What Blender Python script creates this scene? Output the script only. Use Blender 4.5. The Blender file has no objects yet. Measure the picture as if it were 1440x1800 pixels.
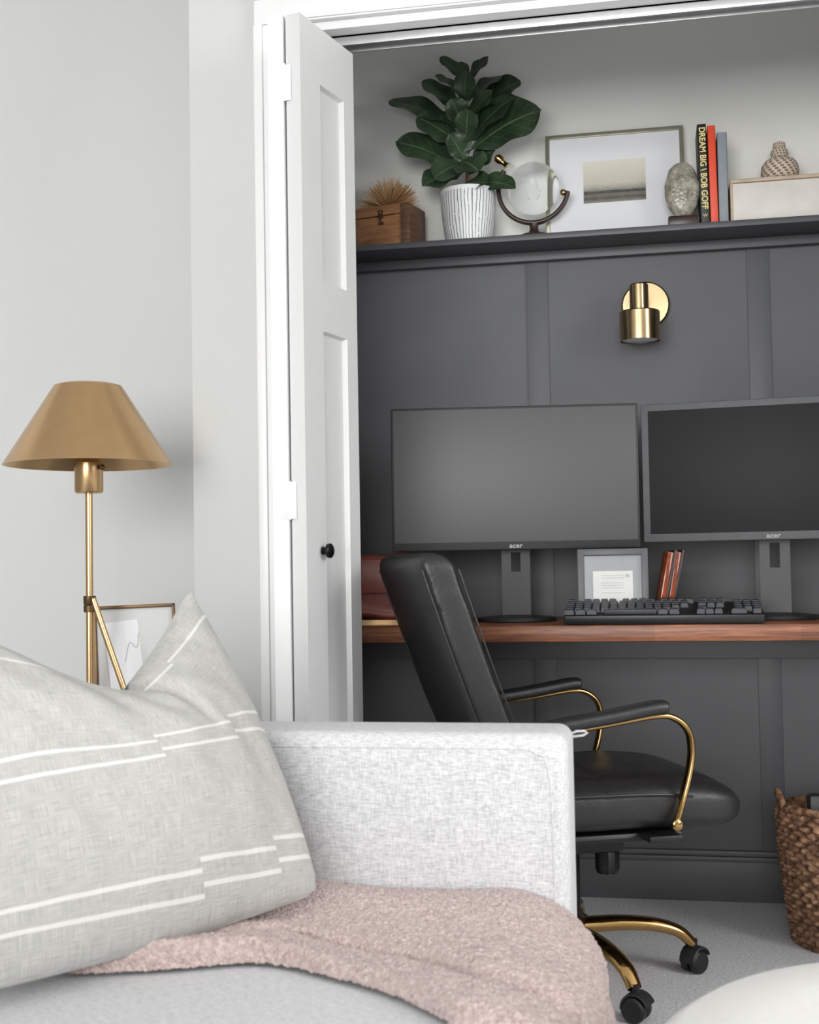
import bpy, bmesh, math, random
from mathutils import Vector, Matrix, noise
random.seed(7)
C = bpy.context.scene.collection
pi = math.pi
try:
    bpy.context.scene.view_settings.view_transform = 'Standard'
except Exception:
    pass

# ------------------------------------------------------------------ materials
class NT:
    def __init__(s, name):
        s.m = bpy.data.materials.new(name); s.m.use_nodes = True
        s.t = s.m.node_tree; s.n = s.t.nodes; s.l = s.t.links
        s.b = s.n['Principled BSDF']
    def node(s, typ, **kw):
        n = s.n.new(typ)
        for k, v in kw.items(): setattr(n, k, v)
        return n
    def link(s, a, b): s.l.new(a, b)
    def val(s, sock, v):
        if hasattr(v, 'is_output'): s.link(v, sock)
        else: sock.default_value = v
    def math(s, op, a, b=0.0, c=0.0, clamp=False):
        n = s.node('ShaderNodeMath', operation=op); n.use_clamp = clamp
        s.val(n.inputs[0], a); s.val(n.inputs[1], b); s.val(n.inputs[2], c)
        return n.outputs[0]
    def mix(s, fac, a, b):
        n = s.node('ShaderNodeMix', data_type='RGBA')
        s.val(n.inputs[0], fac); s.val(n.inputs[6], a); s.val(n.inputs[7], b)
        return n.outputs[2]
    def coord(s, kind='Object', scale=(1, 1, 1), rot=(0, 0, 0)):
        tc = s.node('ShaderNodeTexCoord'); mp = s.node('ShaderNodeMapping')
        mp.inputs['Scale'].default_value = scale; mp.inputs['Rotation'].default_value = rot
        s.link(tc.outputs[kind], mp.inputs['Vector']); return mp.outputs[0]
    def noise(s, vec, scale, detail=4, rough=.5):
        n = s.node('ShaderNodeTexNoise'); n.inputs['Scale'].default_value = scale
        n.inputs['Detail'].default_value = detail; n.inputs['Roughness'].default_value = rough
        s.link(vec, n.inputs['Vector']); return n.outputs['Fac']
    def ramp(s, fac, stops):
        n = s.node('ShaderNodeValToRGB'); s.link(fac, n.inputs[0])
        e = n.color_ramp.elements
        while len(e) > 1: e.remove(e[-1])
        e[0].position = stops[0][0]; e[0].color = stops[0][1]
        for p, c in stops[1:]:
            k = e.new(p); k.color = c
        return n.outputs[0]
    def bump(s, h, strength=.3, dist=.002):
        n = s.node('ShaderNodeBump'); n.inputs['Strength'].default_value = strength
        n.inputs['Distance'].default_value = dist
        s.link(h, n.inputs['Height']); s.link(n.outputs[0], s.b.inputs['Normal'])

def lin(c):
    c = c / 255.0
    return c / 12.92 if c <= .04045 else ((c + .055) / 1.055) ** 2.4
def rgb(r, g, b): return (lin(r), lin(g), lin(b), 1)

def simple(name, col, rough=.5, metal=0.0, var=.06, nscale=30, bump=0.0, bscale=200, spec=None, coat=0):
    t = NT(name); v = t.coord()
    f = t.noise(v, nscale)
    a = tuple(min(1, c * (1 - var)) for c in col[:3]) + (1,); b = tuple(min(1, c * (1 + var)) for c in col[:3]) + (1,)
    t.link(t.ramp(f, [(.3, a), (.7, b)]), t.b.inputs['Base Color'])
    t.b.inputs['Roughness'].default_value = rough; t.b.inputs['Metallic'].default_value = metal
    if spec is not None: t.b.inputs['IOR'].default_value = spec
    if coat: t.b.inputs['Coat Weight'].default_value = coat
    if bump: t.bump(t.noise(v, bscale, 2), bump, .001)
    return t.m

M = {}
M['wall'] = simple('wall_paint', rgb(200, 201, 199), .7, var=.01, nscale=3, bump=.05, bscale=400)
M['ceil'] = simple('ceiling_paint', rgb(240, 240, 238), .8, var=.01)
M['white'] = simple('white_trim_paint', rgb(230, 230, 230), .4, var=.01)
M['door'] = simple('door_paint', rgb(210, 211, 210), .45, var=.01)
M['char'] = simple('charcoal_paint', rgb(92, 93, 96), .5, var=.04, nscale=6, bump=.05, bscale=300)
M['shelf'] = simple('shelf_paint', rgb(74, 75, 78), .45, var=.05, nscale=10)
M['brass'] = simple('satin_brass', rgb(198, 164, 120), .28, .95, var=.03)
M['brass_in'] = simple('brass_spines', rgb(186, 150, 106), .5, .4, var=.03)
M['brass2'] = simple('brushed_brass', rgb(182, 158, 122), .20, 1, var=.05)
M['gold'] = simple('polished_gold', rgb(192, 155, 100), .14, 1, var=.03)
M['darkgold'] = simple('aged_bronze', rgb(96, 76, 52), .4, .8)
M['plastic'] = simple('black_plastic', rgb(40, 41, 43), .45)
M['plastic_dk'] = simple('dark_plastic', rgb(26, 26, 28), .4)
M['stand'] = simple('stand_plastic', rgb(34, 34, 36), .45)
M['bezel'] = simple('grey_bezel_plastic', rgb(84, 85, 87), .45)
M['knob'] = simple('blackened_metal', rgb(34, 34, 36), .3, .7)
M['claspm'] = simple('worn_clasp_metal', rgb(72, 52, 38), .5, .4)
M['key'] = simple('keycap_plastic', rgb(56, 58, 62), .5)
M['logo'] = simple('logo_print', rgb(168, 168, 168), .5)
M['screen'] = simple('monitor_screen_reflect_grey', rgb(72, 71, 71), .52, spec=1.62, var=.01)  # base grey raised to stand in for light reflected on the left screen
M['screen2'] = simple('monitor_screen_dark', rgb(38, 38, 40), .5, spec=1.25, var=.01)  # darker copy for the right screen, which shows less reflected light
M['chrome'] = simple('track_metal', rgb(190, 190, 190), .35, .8)
M['mat'] = simple('mat_board', rgb(226, 227, 230), .6, var=.01)
M['paper'] = simple('paper', rgb(212, 212, 209), .7, var=.03)
M['greymat'] = simple('grey_mat_board', rgb(128, 130, 133), .35, var=.03)
M['champ'] = simple('champagne_metal', rgb(168, 166, 148), .35, .7)
M['black'] = simple('book_black_cloth', rgb(26, 26, 28), .5)
M['orange'] = simple('book_orange_cloth', rgb(228, 78, 44), .5)
M['bluegrey'] = simple('book_bluegrey_cloth', rgb(140, 146, 153), .6)
M['yellow'] = simple('title_yellow', rgb(228, 212, 140), .5)
M['pages'] = simple('book_pages', rgb(225, 220, 205), .8)
M['whitebox'] = simple('whitewashed_board', rgb(220, 216, 208), .6, var=.06, nscale=18)
M['greyprint'] = simple('grey_print', rgb(182, 182, 182), .7)
M['ottoman'] = simple('cream_boucle', rgb(230, 229, 226), .9, var=.02, nscale=80, bump=.35, bscale=160)
M['soil'] = simple('soil', rgb(50, 40, 32), .9, var=.3, nscale=90, bump=.8, bscale=90)
M['bark'] = simple('plant_stem', rgb(112, 84, 62), .8, var=.2)
M['oxblood'] = simple('brown_leather', rgb(94, 46, 38), .35, var=.2, nscale=14, bump=.4, bscale=60)
M['tort'] = simple('tortoise_acetate', rgb(136, 66, 38), .15, var=.6, nscale=55)
M['darkwood'] = simple('dark_wood', rgb(50, 34, 30), .35, var=.25, nscale=25)

def leather():
    t = NT('black_leather'); v = t.coord()
    t.b.inputs['Base Color'].default_value = rgb(38, 38, 40)
    t.b.inputs['Roughness'].default_value = .38
    g = t.noise(v, 420, 2); c = t.noise(v, 26, 3, .55)
    t.bump(t.math('MULTIPLY_ADD', c, 3.5, g), .35, .0014); return t.m
M['leather'] = leather()

def wood(name, c1, c2, c3, scale, rough=.45, plank=None, bump=.1):
    t = NT(name); v = t.coord(scale=scale)
    f = t.noise(v, 6, 8, .65)
    col = t.ramp(f, [(.3, c1), (.5, c2), (.7, c3)])
    if plank:
        tc = t.node('ShaderNodeTexCoord'); sp = t.node('ShaderNodeSeparateXYZ'); t.link(tc.outputs['Object'], sp.inputs[0])
        k = t.math('FLOOR', t.math('MULTIPLY', sp.outputs[0], plank))
        wn = t.node('ShaderNodeTexWhiteNoise', noise_dimensions='1D'); t.link(k, wn.inputs['W'])
        br = t.math('MULTIPLY_ADD', wn.outputs[0], .45, .78)
        hs = t.node('ShaderNodeHueSaturation'); t.link(col, hs.inputs['Color']); t.link(br, hs.inputs['Value']); col = hs.outputs[0]
    t.link(col, t.b.inputs['Base Color']); t.b.inputs['Roughness'].default_value = rough
    t.bump(f, bump, .001); return t.m
M['walnut'] = wood('walnut_wood', rgb(86, 48, 32), rgb(130, 78, 50), rgb(166, 106, 72), (1.2, 10, 22), .42, plank=3.1)
M['boxwood'] = wood('box_wood', rgb(108, 70, 42), rgb(142, 98, 62), rgb(166, 120, 80), (2, 2, 12), .45)
M['boxdark'] = wood('box_dark_wood', rgb(64, 44, 32), rgb(92, 66, 48), rgb(124, 92, 68), (2, 2, 30), .45)
M['lid'] = wood('light_wood', rgb(168, 144, 120), rgb(190, 168, 144), rgb(208, 188, 164), (2, 8, 8), .5)

def fabric(name, c1, c2, fine, streak, rough=.95, bstr=.4):
    t = NT(name)
    a = t.noise(t.coord(scale=(1, streak, streak)), fine / streak, 3)
    b = t.noise(t.coord(scale=(streak, streak, 1)), fine / streak, 3)
    f = t.math('MULTIPLY_ADD', a, .58, t.math('MULTIPLY', b, .42))
    t.link(t.ramp(f, [(.34, c1), (.64, c2)]), t.b.inputs['Base Color'])
    t.b.inputs['Roughness'].default_value = rough
    t.bump(f, bstr, .0015); return t.m
M['sofa'] = fabric('heather_grey_upholstery', rgb(176, 177, 179), rgb(224, 224, 225), 560, 6)

def carpet():
    t = NT('grey_carpet'); v = t.coord()
    f = t.noise(v, 150, 4, .7); g = t.noise(v, 9, 3)
    c = t.ramp(f, [(.3, rgb(180, 180, 184)), (.7, rgb(245, 245, 247))])
    t.link(t.mix(t.math('MULTIPLY', g, .3), c, rgb(200, 201, 205)), t.b.inputs['Base Color'])
    t.b.inputs['Roughness'].default_value = 1; t.bump(f, .7, .005); return t.m
M['carpet'] = carpet()

def closet_wall():
    t = NT('two_tone_closet_paint')
    g = t.node('ShaderNodeNewGeometry'); sp = t.node('ShaderNodeSeparateXYZ'); t.link(g.outputs['Position'], sp.inputs[0])
    k = t.math('GREATER_THAN', sp.outputs[2], 1.755)
    n = t.noise(t.coord(), 5)
    c = t.ramp(n, [(.3, rgb(90, 91, 94)), (.7, rgb(96, 97, 100))])
    t.link(t.mix(k, c, rgb(228, 228, 223)), t.b.inputs['Base Color'])
    t.b.inputs['Roughness'].default_value = .6; return t.m
M['closet'] = closet_wall()

def glass():
    t = NT('clear_etched_glass'); v = t.coord()
    t.b.inputs['Base Color'].default_value = (.97, .98, .98, 1)
    t.b.inputs['Transmission Weight'].default_value = 1.0
    t.b.inputs['IOR'].default_value = 1.08
    f = t.noise(v, 18, 3, .5)
    t.link(t.ramp(f, [(.52, (.01,) * 3 + (1,)), (.56, (.16,) * 3 + (1,))]), t.b.inputs['Roughness'])
    return t.m
M['glass'] = glass()

def pot_mat():
    t = NT('white_pot_with_black_lines')
    tc = t.node('ShaderNodeTexCoord'); sp = t.node('ShaderNodeSeparateXYZ'); t.link(tc.outputs['Object'], sp.inputs[0])
    ang = t.math('ARCTAN2', sp.outputs[1], sp.outputs[0])
    nz = t.noise(t.coord(scale=(1, 1, .6)), 22, 2)
    a = t.math('ADD', ang, t.math('MULTIPLY', nz, .20))
    fr = t.math('FRACT', t.math('MULTIPLY', a, 46 / (2 * pi)))
    st = t.math('LESS_THAN', t.math('ABSOLUTE', t.math('SUBTRACT', fr, .5)), .11)
    dash = t.math('GREATER_THAN', t.noise(t.coord(scale=(1.6, 1.6, .7)), 90, 2), .34)
    rim = t.math('LESS_THAN', sp.outputs[2], .136)
    k = t.math('MULTIPLY', t.math('MULTIPLY', st, dash), rim)
    t.link(t.mix(k, rgb(230, 231, 232), rgb(98, 100, 105)), t.b.inputs['Base Color'])
    t.b.inputs['Roughness'].default_value = .4; t.bump(fr, .2, .002); return t.m
M['pot'] = pot_mat()

def leaf_mat():
    t = NT('fiddle_leaf_green')
    tc = t.node('ShaderNodeTexCoord'); sp = t.node('ShaderNodeSeparateXYZ'); t.link(tc.outputs['UV'], sp.inputs[0])
    u, v = sp.outputs[0], sp.outputs[1]
    c = t.math('ABSOLUTE', t.math('SUBTRACT', v, .5))
    mid = t.math('LESS_THAN', c, .018)
    vein = t.math('FRACT', t.math('MULTIPLY', t.math('SUBTRACT', u, t.math('MULTIPLY', c, .5)), 7))
    vl = t.math('LESS_THAN', vein, .07)
    k = t.math('MAXIMUM', t.math('MULTIPLY', mid, .55), t.math('MULTIPLY', vl, .25))
    nz = t.noise(t.coord(), 14)
    base = t.ramp(nz, [(.3, rgb(36, 52, 38)), (.7, rgb(62, 84, 58))])
    t.link(t.mix(k, base, rgb(122, 144, 100)), t.b.inputs['Base Color'])
    t.b.inputs['Roughness'].default_value = .30; t.bump(vein, .3, .003); return t.m
M['leaf'] = leaf_mat()

def photo_mat():
    t = NT('misty_shore_print')
    tc = t.node('ShaderNodeTexCoord'); sp = t.node('ShaderNodeSeparateXYZ'); t.link(tc.outputs['UV'], sp.inputs[0])
    n = t.noise(t.coord('UV', (3, 14, 1)), 3, 6)
    h = t.math('ADD', sp.outputs[1], t.math('MULTIPLY', t.math('SUBTRACT', n, .5), .16))
    col = t.ramp(h, [(0, rgb(140, 138, 128)), (.10, rgb(84, 82, 74)), (.18, rgb(120, 118, 108)), (.25, rgb(56, 58, 54)), (.31, rgb(150, 148, 138)), (.45, rgb(196, 192, 178)), (1, rgb(222, 218, 204))])
    t.link(col, t.b.inputs['Base Color']); t.b.inputs['Roughness'].default_value = .5; return t.m
M['photo'] = photo_mat()

def stone_mat():
    t = NT('grey_agate'); v = t.coord()
    vo = t.node('ShaderNodeTexVoronoi'); vo.inputs['Scale'].default_value = 120; t.link(v, vo.inputs['Vector'])
    n = t.noise(v, 40, 6, .7)
    t.link(t.ramp(n, [(.3, rgb(92, 88, 76)), (.5, rgb(148, 144, 130)), (.72, rgb(196, 192, 180))]), t.b.inputs['Base Color'])
    t.b.inputs['Roughness'].default_value = .25; t.bump(vo.outputs['Distance'], .4, .003); return t.m
M['stone'] = stone_mat()

def weave_mat(name, cols, s):
    t = NT(name); v = t.coord()
    n = t.noise(v, s, 3)
    t.link(t.ramp(n, [(.32, cols[0]), (.5, cols[1]), (.7, cols[2])]), t.b.inputs['Base Color'])
    t.b.inputs['Roughness'].default_value = .65; t.bump(n, .5, .002); return t.m
M['basket'] = weave_mat('seagrass_weave', [rgb(66, 44, 32), rgb(120, 86, 62), rgb(180, 144, 112)], 60)

def vase_mat():
    t = NT('coiled_basket_vase')
    tc = t.node('ShaderNodeTexCoord'); sp = t.node('ShaderNodeSeparateXYZ'); t.link(tc.outputs['Object'], sp.inputs[0])
    rowv = t.math('MULTIPLY', sp.outputs[2], 150)
    fr = t.math('FRACT', rowv)
    ang = t.math('MULTIPLY', t.math('ARCTAN2', sp.outputs[1], sp.outputs[0]), 16)
    ck = t.math('GREATER_THAN', t.math('SINE', t.math('ADD', ang, t.math('MULTIPLY', t.math('FLOOR', rowv), 1.9))), .0)
    k = t.math('MULTIPLY', ck, t.math('GREATER_THAN', fr, .25))
    t.link(t.mix(k, rgb(206, 192, 176), rgb(126, 104, 88)), t.b.inputs['Base Color'])
    t.b.inputs['Roughness'].default_value = .85; t.bump(fr, .6, .002); return t.m
M['vase'] = vase_mat()

def blanket_mat():
    t = NT('blush_boucle'); v = t.coord()
    vo = t.node('ShaderNodeTexVoronoi'); vo.inputs['Scale'].default_value = 230; t.link(v, vo.inputs['Vector'])
    n = t.noise(v, 130, 4, .7)
    t.link(t.ramp(n, [(.32, rgb(174, 150, 146)), (.68, rgb(222, 203, 198))]), t.b.inputs['Base Color'])
    t.b.inputs['Roughness'].default_value = 1
    t.b.inputs['Sheen Weight'].default_value = .3
    t.bump(vo.outputs['Distance'], .8, .005); return t.m
M['blanket'] = blanket_mat()

def pillow_mat():
    t = NT('striped_grey_linen')
    tc = t.node('ShaderNodeTexCoord'); sp = t.node('ShaderNodeSeparateXYZ'); t.link(tc.outputs['UV'], sp.inputs[0])
    u, v = sp.outputs[0], sp.outputs[1]
    s1 = t.math('GREATER_THAN', u, t.math('MULTIPLY_ADD', v, -.12, .60))
    s2 = t.math('GREATER_THAN', u, t.math('MULTIPLY_ADD', v, -.12, .86))
    sh = t.math('MULTIPLY', t.math('ADD', s1, s2), .024)
    iv = t.math('SUBTRACT', 1.0, v)
    tilt = t.math('MULTIPLY', t.math('MULTIPLY', t.math('SUBTRACT', u, .35), .075), t.math('POWER', iv, 3.0))
    vv = t.math('ADD', t.math('SUBTRACT', v, sh), tilt)
    k = None
    for c in (.088, .142, .450, .508, .86):
        l = t.math('LESS_THAN', t.math('ABSOLUTE', t.math('SUBTRACT', vv, c)), .0055)
        k = l if k is None else t.math('MAXIMUM', k, l)
    a = t.noise(t.coord('UV', (6, 160, 1)), 3, 3); b = t.noise(t.coord('UV', (160, 6, 1)), 3, 3)
    f = t.math('MULTIPLY', t.math('ADD', a, b), .5)
    base = t.ramp(f, [(.36, rgb(158, 157, 154)), (.64, rgb(198, 197, 193))])
    t.link(t.mix(t.math('MULTIPLY', k, .75), base, rgb(226, 225, 222)), t.b.inputs['Base Color'])
    t.b.inputs['Roughness'].default_value = .95; t.bump(t.math('ADD', f, t.math('MULTIPLY', k, .6)), .45, .0015); return t.m
M['pillow'] = pillow_mat()

# ------------------------------------------------------------------ geometry helpers
def place(o, parent=None, loc=(0, 0, 0), rot=(0, 0, 0)):
    C.objects.link(o); o.location = loc; o.rotation_euler = rot
    if parent: o.parent = parent
    return o
def tag(o, label=None, cat=None, kind=None, group=None):
    if label: o['label'] = label
    if cat: o['category'] = cat
    if kind: o['kind'] = kind
    if group: o['group'] = group
    return o
def empty(name, label, cat, loc=(0, 0, 0), rz=0, group=None):
    o = bpy.data.objects.new(name, None); o.empty_display_size = .05
    place(o, None, loc, (0, 0, rz)); return tag(o, label, cat, None, group)
def finish(me, mat, smooth=True, ang=38):
    me.materials.append(mat)
    if smooth:
        for p in me.polygons: p.use_smooth = True
        try: me.set_sharp_from_angle(angle=math.radians(ang))
        except Exception: pass
def mesh(name, vs, fs, mat, parent=None, loc=(0, 0, 0), rot=(0, 0, 0), uvs=None, ang=38, fixn=True):
    me = bpy.data.meshes.new(name); me.from_pydata([tuple(v) for v in vs], [], fs)
    if uvs:
        ul = me.uv_layers.new(name='UVMap')
        for lp in me.loops: ul.data[lp.index].uv = uvs[lp.vertex_index]
    if fixn:
        bm = bmesh.new(); bm.from_mesh(me); bmesh.ops.recalc_face_normals(bm, faces=bm.faces); bm.to_mesh(me); bm.free()
    finish(me, mat, True, ang)
    return place(bpy.data.objects.new(name, me), parent, loc, rot)
def boxes(name, bl, mat, bevel=.003, parent=None, loc=(0, 0, 0), rot=(0, 0, 0), seg=2):
    """bl: list of (x0,x1,y0,y1,z0,z1)"""
    bm = bmesh.new()
    for b in bl:
        t = bmesh.new(); bmesh.ops.create_cube(t, size=1)
        for v in t.verts:
            v.co = Vector(((b[0] + b[1]) / 2 + v.co.x * (b[1] - b[0]), (b[2] + b[3]) / 2 + v.co.y * (b[3] - b[2]), (b[4] + b[5]) / 2 + v.co.z * (b[5] - b[4])))
        if bevel: bmesh.ops.bevel(t, geom=list(t.edges), offset=bevel, segments=seg, affect='EDGES', profile=.5)
        tm = bpy.data.meshes.new('t'); t.to_mesh(tm); t.free(); bm.from_mesh(tm); bpy.data.meshes.remove(tm)
    me = bpy.data.meshes.new(name); bm.to_mesh(me); bm.free(); finish(me, mat)
    return place(bpy.data.objects.new(name, me), parent, loc, rot)
def lathe(name, prof, mat, parent=None, loc=(0, 0, 0), rot=(0, 0, 0), seg=48, closed=False, fn=None, ang=38):
    vs, fs = [], []
    n = len(prof)
    for r, z in prof:
        for j in range(seg):
            a = 2 * pi * j / seg; rr = r if fn is None else fn(r, z, a)
            vs.append((rr * math.cos(a), rr * math.sin(a), z))
    rng = range(n) if closed else range(n - 1)
    for i in rng:
        k = (i + 1) % n
        for j in range(seg):
            fs.append((i * seg + j, i * seg + (j + 1) % seg, k * seg + (j + 1) % seg, k * seg + j))
    if not closed:
        fs.append(tuple(range(seg))[::-1]); fs.append(tuple((n - 1) * seg + j for j in range(seg)))
    return mesh(name, vs, fs, mat, parent, loc, rot, ang=ang)
def smooth_path(pts, n=8):
    pts = [Vector(p) for p in pts]; out = []
    for i in range(len(pts) - 1):
        p0 = pts[max(i - 1, 0)]; p1 = pts[i]; p2 = pts[i + 1]; p3 = pts[min(i + 2, len(pts) - 1)]
        for k in range(n):
            t = k / n
            out.append(.5 * ((2 * p1) + (p2 - p0) * t + (2 * p0 - 5 * p1 + 4 * p2 - p3) * t * t + (3 * p1 - p0 - 3 * p2 + p3) * t ** 3))
    out.append(pts[-1]); return out
def tube(name, pts, r, mat, parent=None, loc=(0, 0, 0), rot=(0, 0, 0), seg=12, ry=None, up=(0, 1, 0), n=8, taper=None, smooth=True, ex=1.0, ringclosed=False):
    P = smooth_path(pts, n) if smooth else [Vector(p) for p in pts]
    up = Vector(up); vs, fs = [], []; ry = ry or r
    for i, p in enumerate(P):
        d = (P[min(i + 1, len(P) - 1)] - P[max(i - 1, 0)]).normalized()
        if ringclosed: d = (P[(i + 1) % len(P)] - P[i - 1]).normalized()
        s = up - d * up.dot(d)
        if s.length < 1e-4: s = Vector((1, 0, 0)) - d * d.x
        s.normalize(); t = d.cross(s); k = 1 if taper is None else taper(i / (len(P) - 1))
        for j in range(seg):
            a = 2 * pi * j / seg; ca, sa = math.cos(a), math.sin(a)
            ca = math.copysign(abs(ca) ** ex, ca); sa = math.copysign(abs(sa) ** ex, sa)
            vs.append(p + s * (ca * r * k) + t * (sa * ry * k))
    m = len(P)
    for i in range(m if ringclosed else m - 1):
        q = (i + 1) % m
        for j in range(seg): fs.append((i * seg + j, i * seg + (j + 1) % seg, q * seg + (j + 1) % seg, q * seg + j))
    if not ringclosed:
        fs.append(tuple(range(seg))[::-1]); fs.append(tuple((m - 1) * seg + j for j in range(seg)))
    return mesh(name, vs, fs, mat, parent, loc, rot)
def loft(name, secs, mat, parent=None, loc=(0, 0, 0), rot=(0, 0, 0), ang=60):
    seg = len(secs[0]); vs = [v for s in secs for v in s]; fs = []
    for i in range(len(secs) - 1):
        for j in range(seg): fs.append((i * seg + j, i * seg + (j + 1) % seg, (i + 1) * seg + (j + 1) % seg, (i + 1) * seg + j))
    fs.append(tuple(range(seg))[::-1]); fs.append(tuple((len(secs) - 1) * seg + j for j in range(seg)))
    return mesh(name, vs, fs, mat, parent, loc, rot, ang=ang)
def sup(w, h, e=4, seg=40):
    o = []
    for j in range(seg):
        a = 2 * pi * j / seg; c, s = math.cos(a), math.sin(a)
        o.append((w * math.copysign(abs(c) ** (2 / e), c), h * math.copysign(abs(s) ** (2 / e), s)))
    return o
def sphere(name, r, mat, parent=None, loc=(0, 0, 0), sc=(1, 1, 1), seg=32, fn=None, rot=(0, 0, 0)):
    bm = bmesh.new(); bmesh.ops.create_uvsphere(bm, u_segments=seg, v_segments=seg // 2, radius=r)
    for v in bm.verts:
        v.co = Vector((v.co.x * sc[0], v.co.y * sc[1], v.co.z * sc[2]))
        if fn: v.co = fn(v.co)
    me = bpy.data.meshes.new(name); bm.to_mesh(me); bm.free(); finish(me, mat, True, 180)
    return place(bpy.data.objects.new(name, me), parent, loc, rot)
def text(name, s, size, mat, parent, loc, rot, ext=.0004, xs=1.0, bold=0):
    cu = bpy.data.curves.new('t', 'FONT'); cu.body = s; cu.size = size; cu.extrude = ext; cu.offset = bold
    cu.align_x = 'CENTER'; cu.align_y = 'CENTER'
    to = bpy.data.objects.new('t', cu); C.objects.link(to)
    dg = bpy.context.evaluated_depsgraph_get(); me = bpy.data.meshes.new_from_object(to.evaluated_get(dg))
    bpy.data.objects.remove(to); me.name = name; me.materials.clear(); me.materials.append(mat)
    for v in me.vertices: v.co.x *= xs
    return place(bpy.data.objects.new(name, me), parent, loc, rot)

# ------------------------------------------------------------------ room shell
YB = 3.43
def st(o): return tag(o, kind='structure')
HZ = 2.092   # underside of the head jamb / casing
st(boxes('floor', [(-2.6, 3.0, -2.2, 3.6, -.05, 0)], M['carpet'], 0))
st(boxes('ceiling', [(-2.6, 3.0, -2.2, 3.6, 2.44, 2.5)], M['ceil'], 0))
st(boxes('wall_closet_back', [(-1.06, 1.06, YB, YB + .1, 0, 2.44)], M['closet'], 0))
st(boxes('wall_closet_left', [(-1.06, -.985, 2.935, YB, 0, 2.44)], M['closet'], 0))
st(boxes('wall_closet_right', [(1.0, 1.08, 2.74, YB, 0, 2.44)], M['closet'], 0))
st(boxes('wall_front', [(-.992, -.775, 2.62, 2.74, 0, 2.44), (-.775, .80, 2.62, 2.74, HZ + .004, 2.44), (.80, 3.0, 2.62, 2.74, 0, 2.44)], M['wall'], 0))
st(boxes('wall_return', [(-.992, -.93, 2.7399, 3.0, 0, 2.44)], M['wall'], 0))
st(boxes('wall_left', [(-2.6, -.992, 2.93, 3.0, 0, 2.44)], M['wall'], 0))
# casing
bl = []
for x0, x1 in ((-.835, -.758), (.783, .86)):
    bl += [(x0, x1, 2.604, 2.6205, 0, HZ - .001), ((x0 if x0 < 0 else x1 - .02), (x0 + .02 if x0 < 0 else x1), 2.597, 2.605, 0, HZ - .001)]
st(boxes('trim_1', bl, M['white'], .002))
st(boxes('trim_2', [(-.835, .86, 2.604, 2.6205, HZ, HZ + .079), (-.835, .86, 2.597, 2.605, HZ + .056, HZ + .079), (-.758, .783, 2.600, 2.605, HZ + .004, HZ + .014)], M['white'], .002))
st(boxes('trim_3', [(-.7755, -.76, 2.621, 2.75, 0, HZ - .02), (.785, .80, 2.621, 2.75, 0, HZ - .02), (-.7755, .80, 2.621, 2.75, HZ - .018, HZ + .003)], M['white'], .001))
st(boxes('trim_4', [(-.76, .785, 2.655, 2.66, HZ - .042, HZ - .019), (-.76, .785, 2.695, 2.70, HZ - .042, HZ - .019), (-.76, .785, 2.655, 2.70, HZ - .024, HZ - .0185)], M['chrome'], .0005))
# board and batten
bb = []
for x in (-.911, -.323, .265, .853): bb.append((x, x + .059, YB - .006, YB, .13, 1.736))
bb.append((-.985, 1.0, YB - .0105, YB, 1.735, 1.747))
st(boxes('trim_5', bb, M['char'], .001))
st(boxes('baseboard_back', [(-.985, 1.0, YB - .016, YB, 0, .105), (-.985, 1.0, YB - .024, YB, .105, .118), (-.985, 1.0, YB - .018, YB, .118, .132)], M['char'], .003))
st(boxes('baseboard_left', [(-2.6, -.992, 2.915, 2.93, 0, .11), (-.992, -.836, 2.605, 2.62, 0, .11)], M['white'], .003))

# bifold door
door = bpy.data.objects.new('door_1', None); place(door); st(door)
door['label'] = 'folded white panelled bifold closet door'
W = .237
def door_leaf(mat, loc, rz):
    """solid leaf with two recessed panels on each face, one clean mesh"""
    t = .033; r = .011; s = .004
    ys = [0, .084, .190, W]; zs = [.015, .22, 1.385, 1.49, 1.905, 2.026]
    vs, fs = [], []
    def quad(a, b, c, d):
        i = len(vs); vs.extend([a, b, c, d]); fs.append((i, i + 1, i + 2, i + 3))
    for side in (0, 1):
        X = 0 if side == 0 else t; XR = r if side == 0 else t - r
        for i in range(3):
            for j in range(5):
                y0, y1, z0, z1 = ys[i], ys[i + 1], zs[j], zs[j + 1]
                if i == 1 and j in (1, 3):
                    a = (X, y0, z0), (X, y1, z0), (X, y1, z1), (X, y0, z1)
                    b = (XR, y0 + s, z0 + s), (XR, y1 - s, z0 + s), (XR, y1 - s, z1 - s), (XR, y0 + s, z1 - s)
                    quad(*b)
                    for k in range(4): quad(a[k], a[(k + 1) % 4], b[(k + 1) % 4], b[k])
                else: quad((X, y0, z0), (X, y1, z0), (X, y1, z1), (X, y0, z1))
    z0, z1 = zs[0], zs[-1]
    quad((0, 0, z0), (t, 0, z0), (t, 0, z1), (0, 0, z1)); quad((0, W, z0), (t, W, z0), (t, W, z1), (0, W, z1))
    quad((0, 0, z1), (t, 0, z1), (t, W, z1), (0, W, z1)); quad((0, 0, z0), (t, 0, z0), (t, W, z0), (0, W, z0))
    o = mesh('door_leaf', vs, fs, mat, door, loc, (0, 0, rz), fixn=False)
    bm = bmesh.new(); bm.from_mesh(o.data); bmesh.ops.remove_doubles(bm, verts=bm.verts, dist=1e-5)
    bmesh.ops.recalc_face_normals(bm, faces=bm.faces); bm.to_mesh(o.data); bm.free()
    for p in o.data.polygons: p.use_smooth = False
    return o
ang = -math.atan2(.0564, .23)
door_leaf(M['door'], (-.711, 2.428, 0), ang)
door_leaf(M['white'], (-.7485, 2.424, 0), math.radians(-4))
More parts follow.
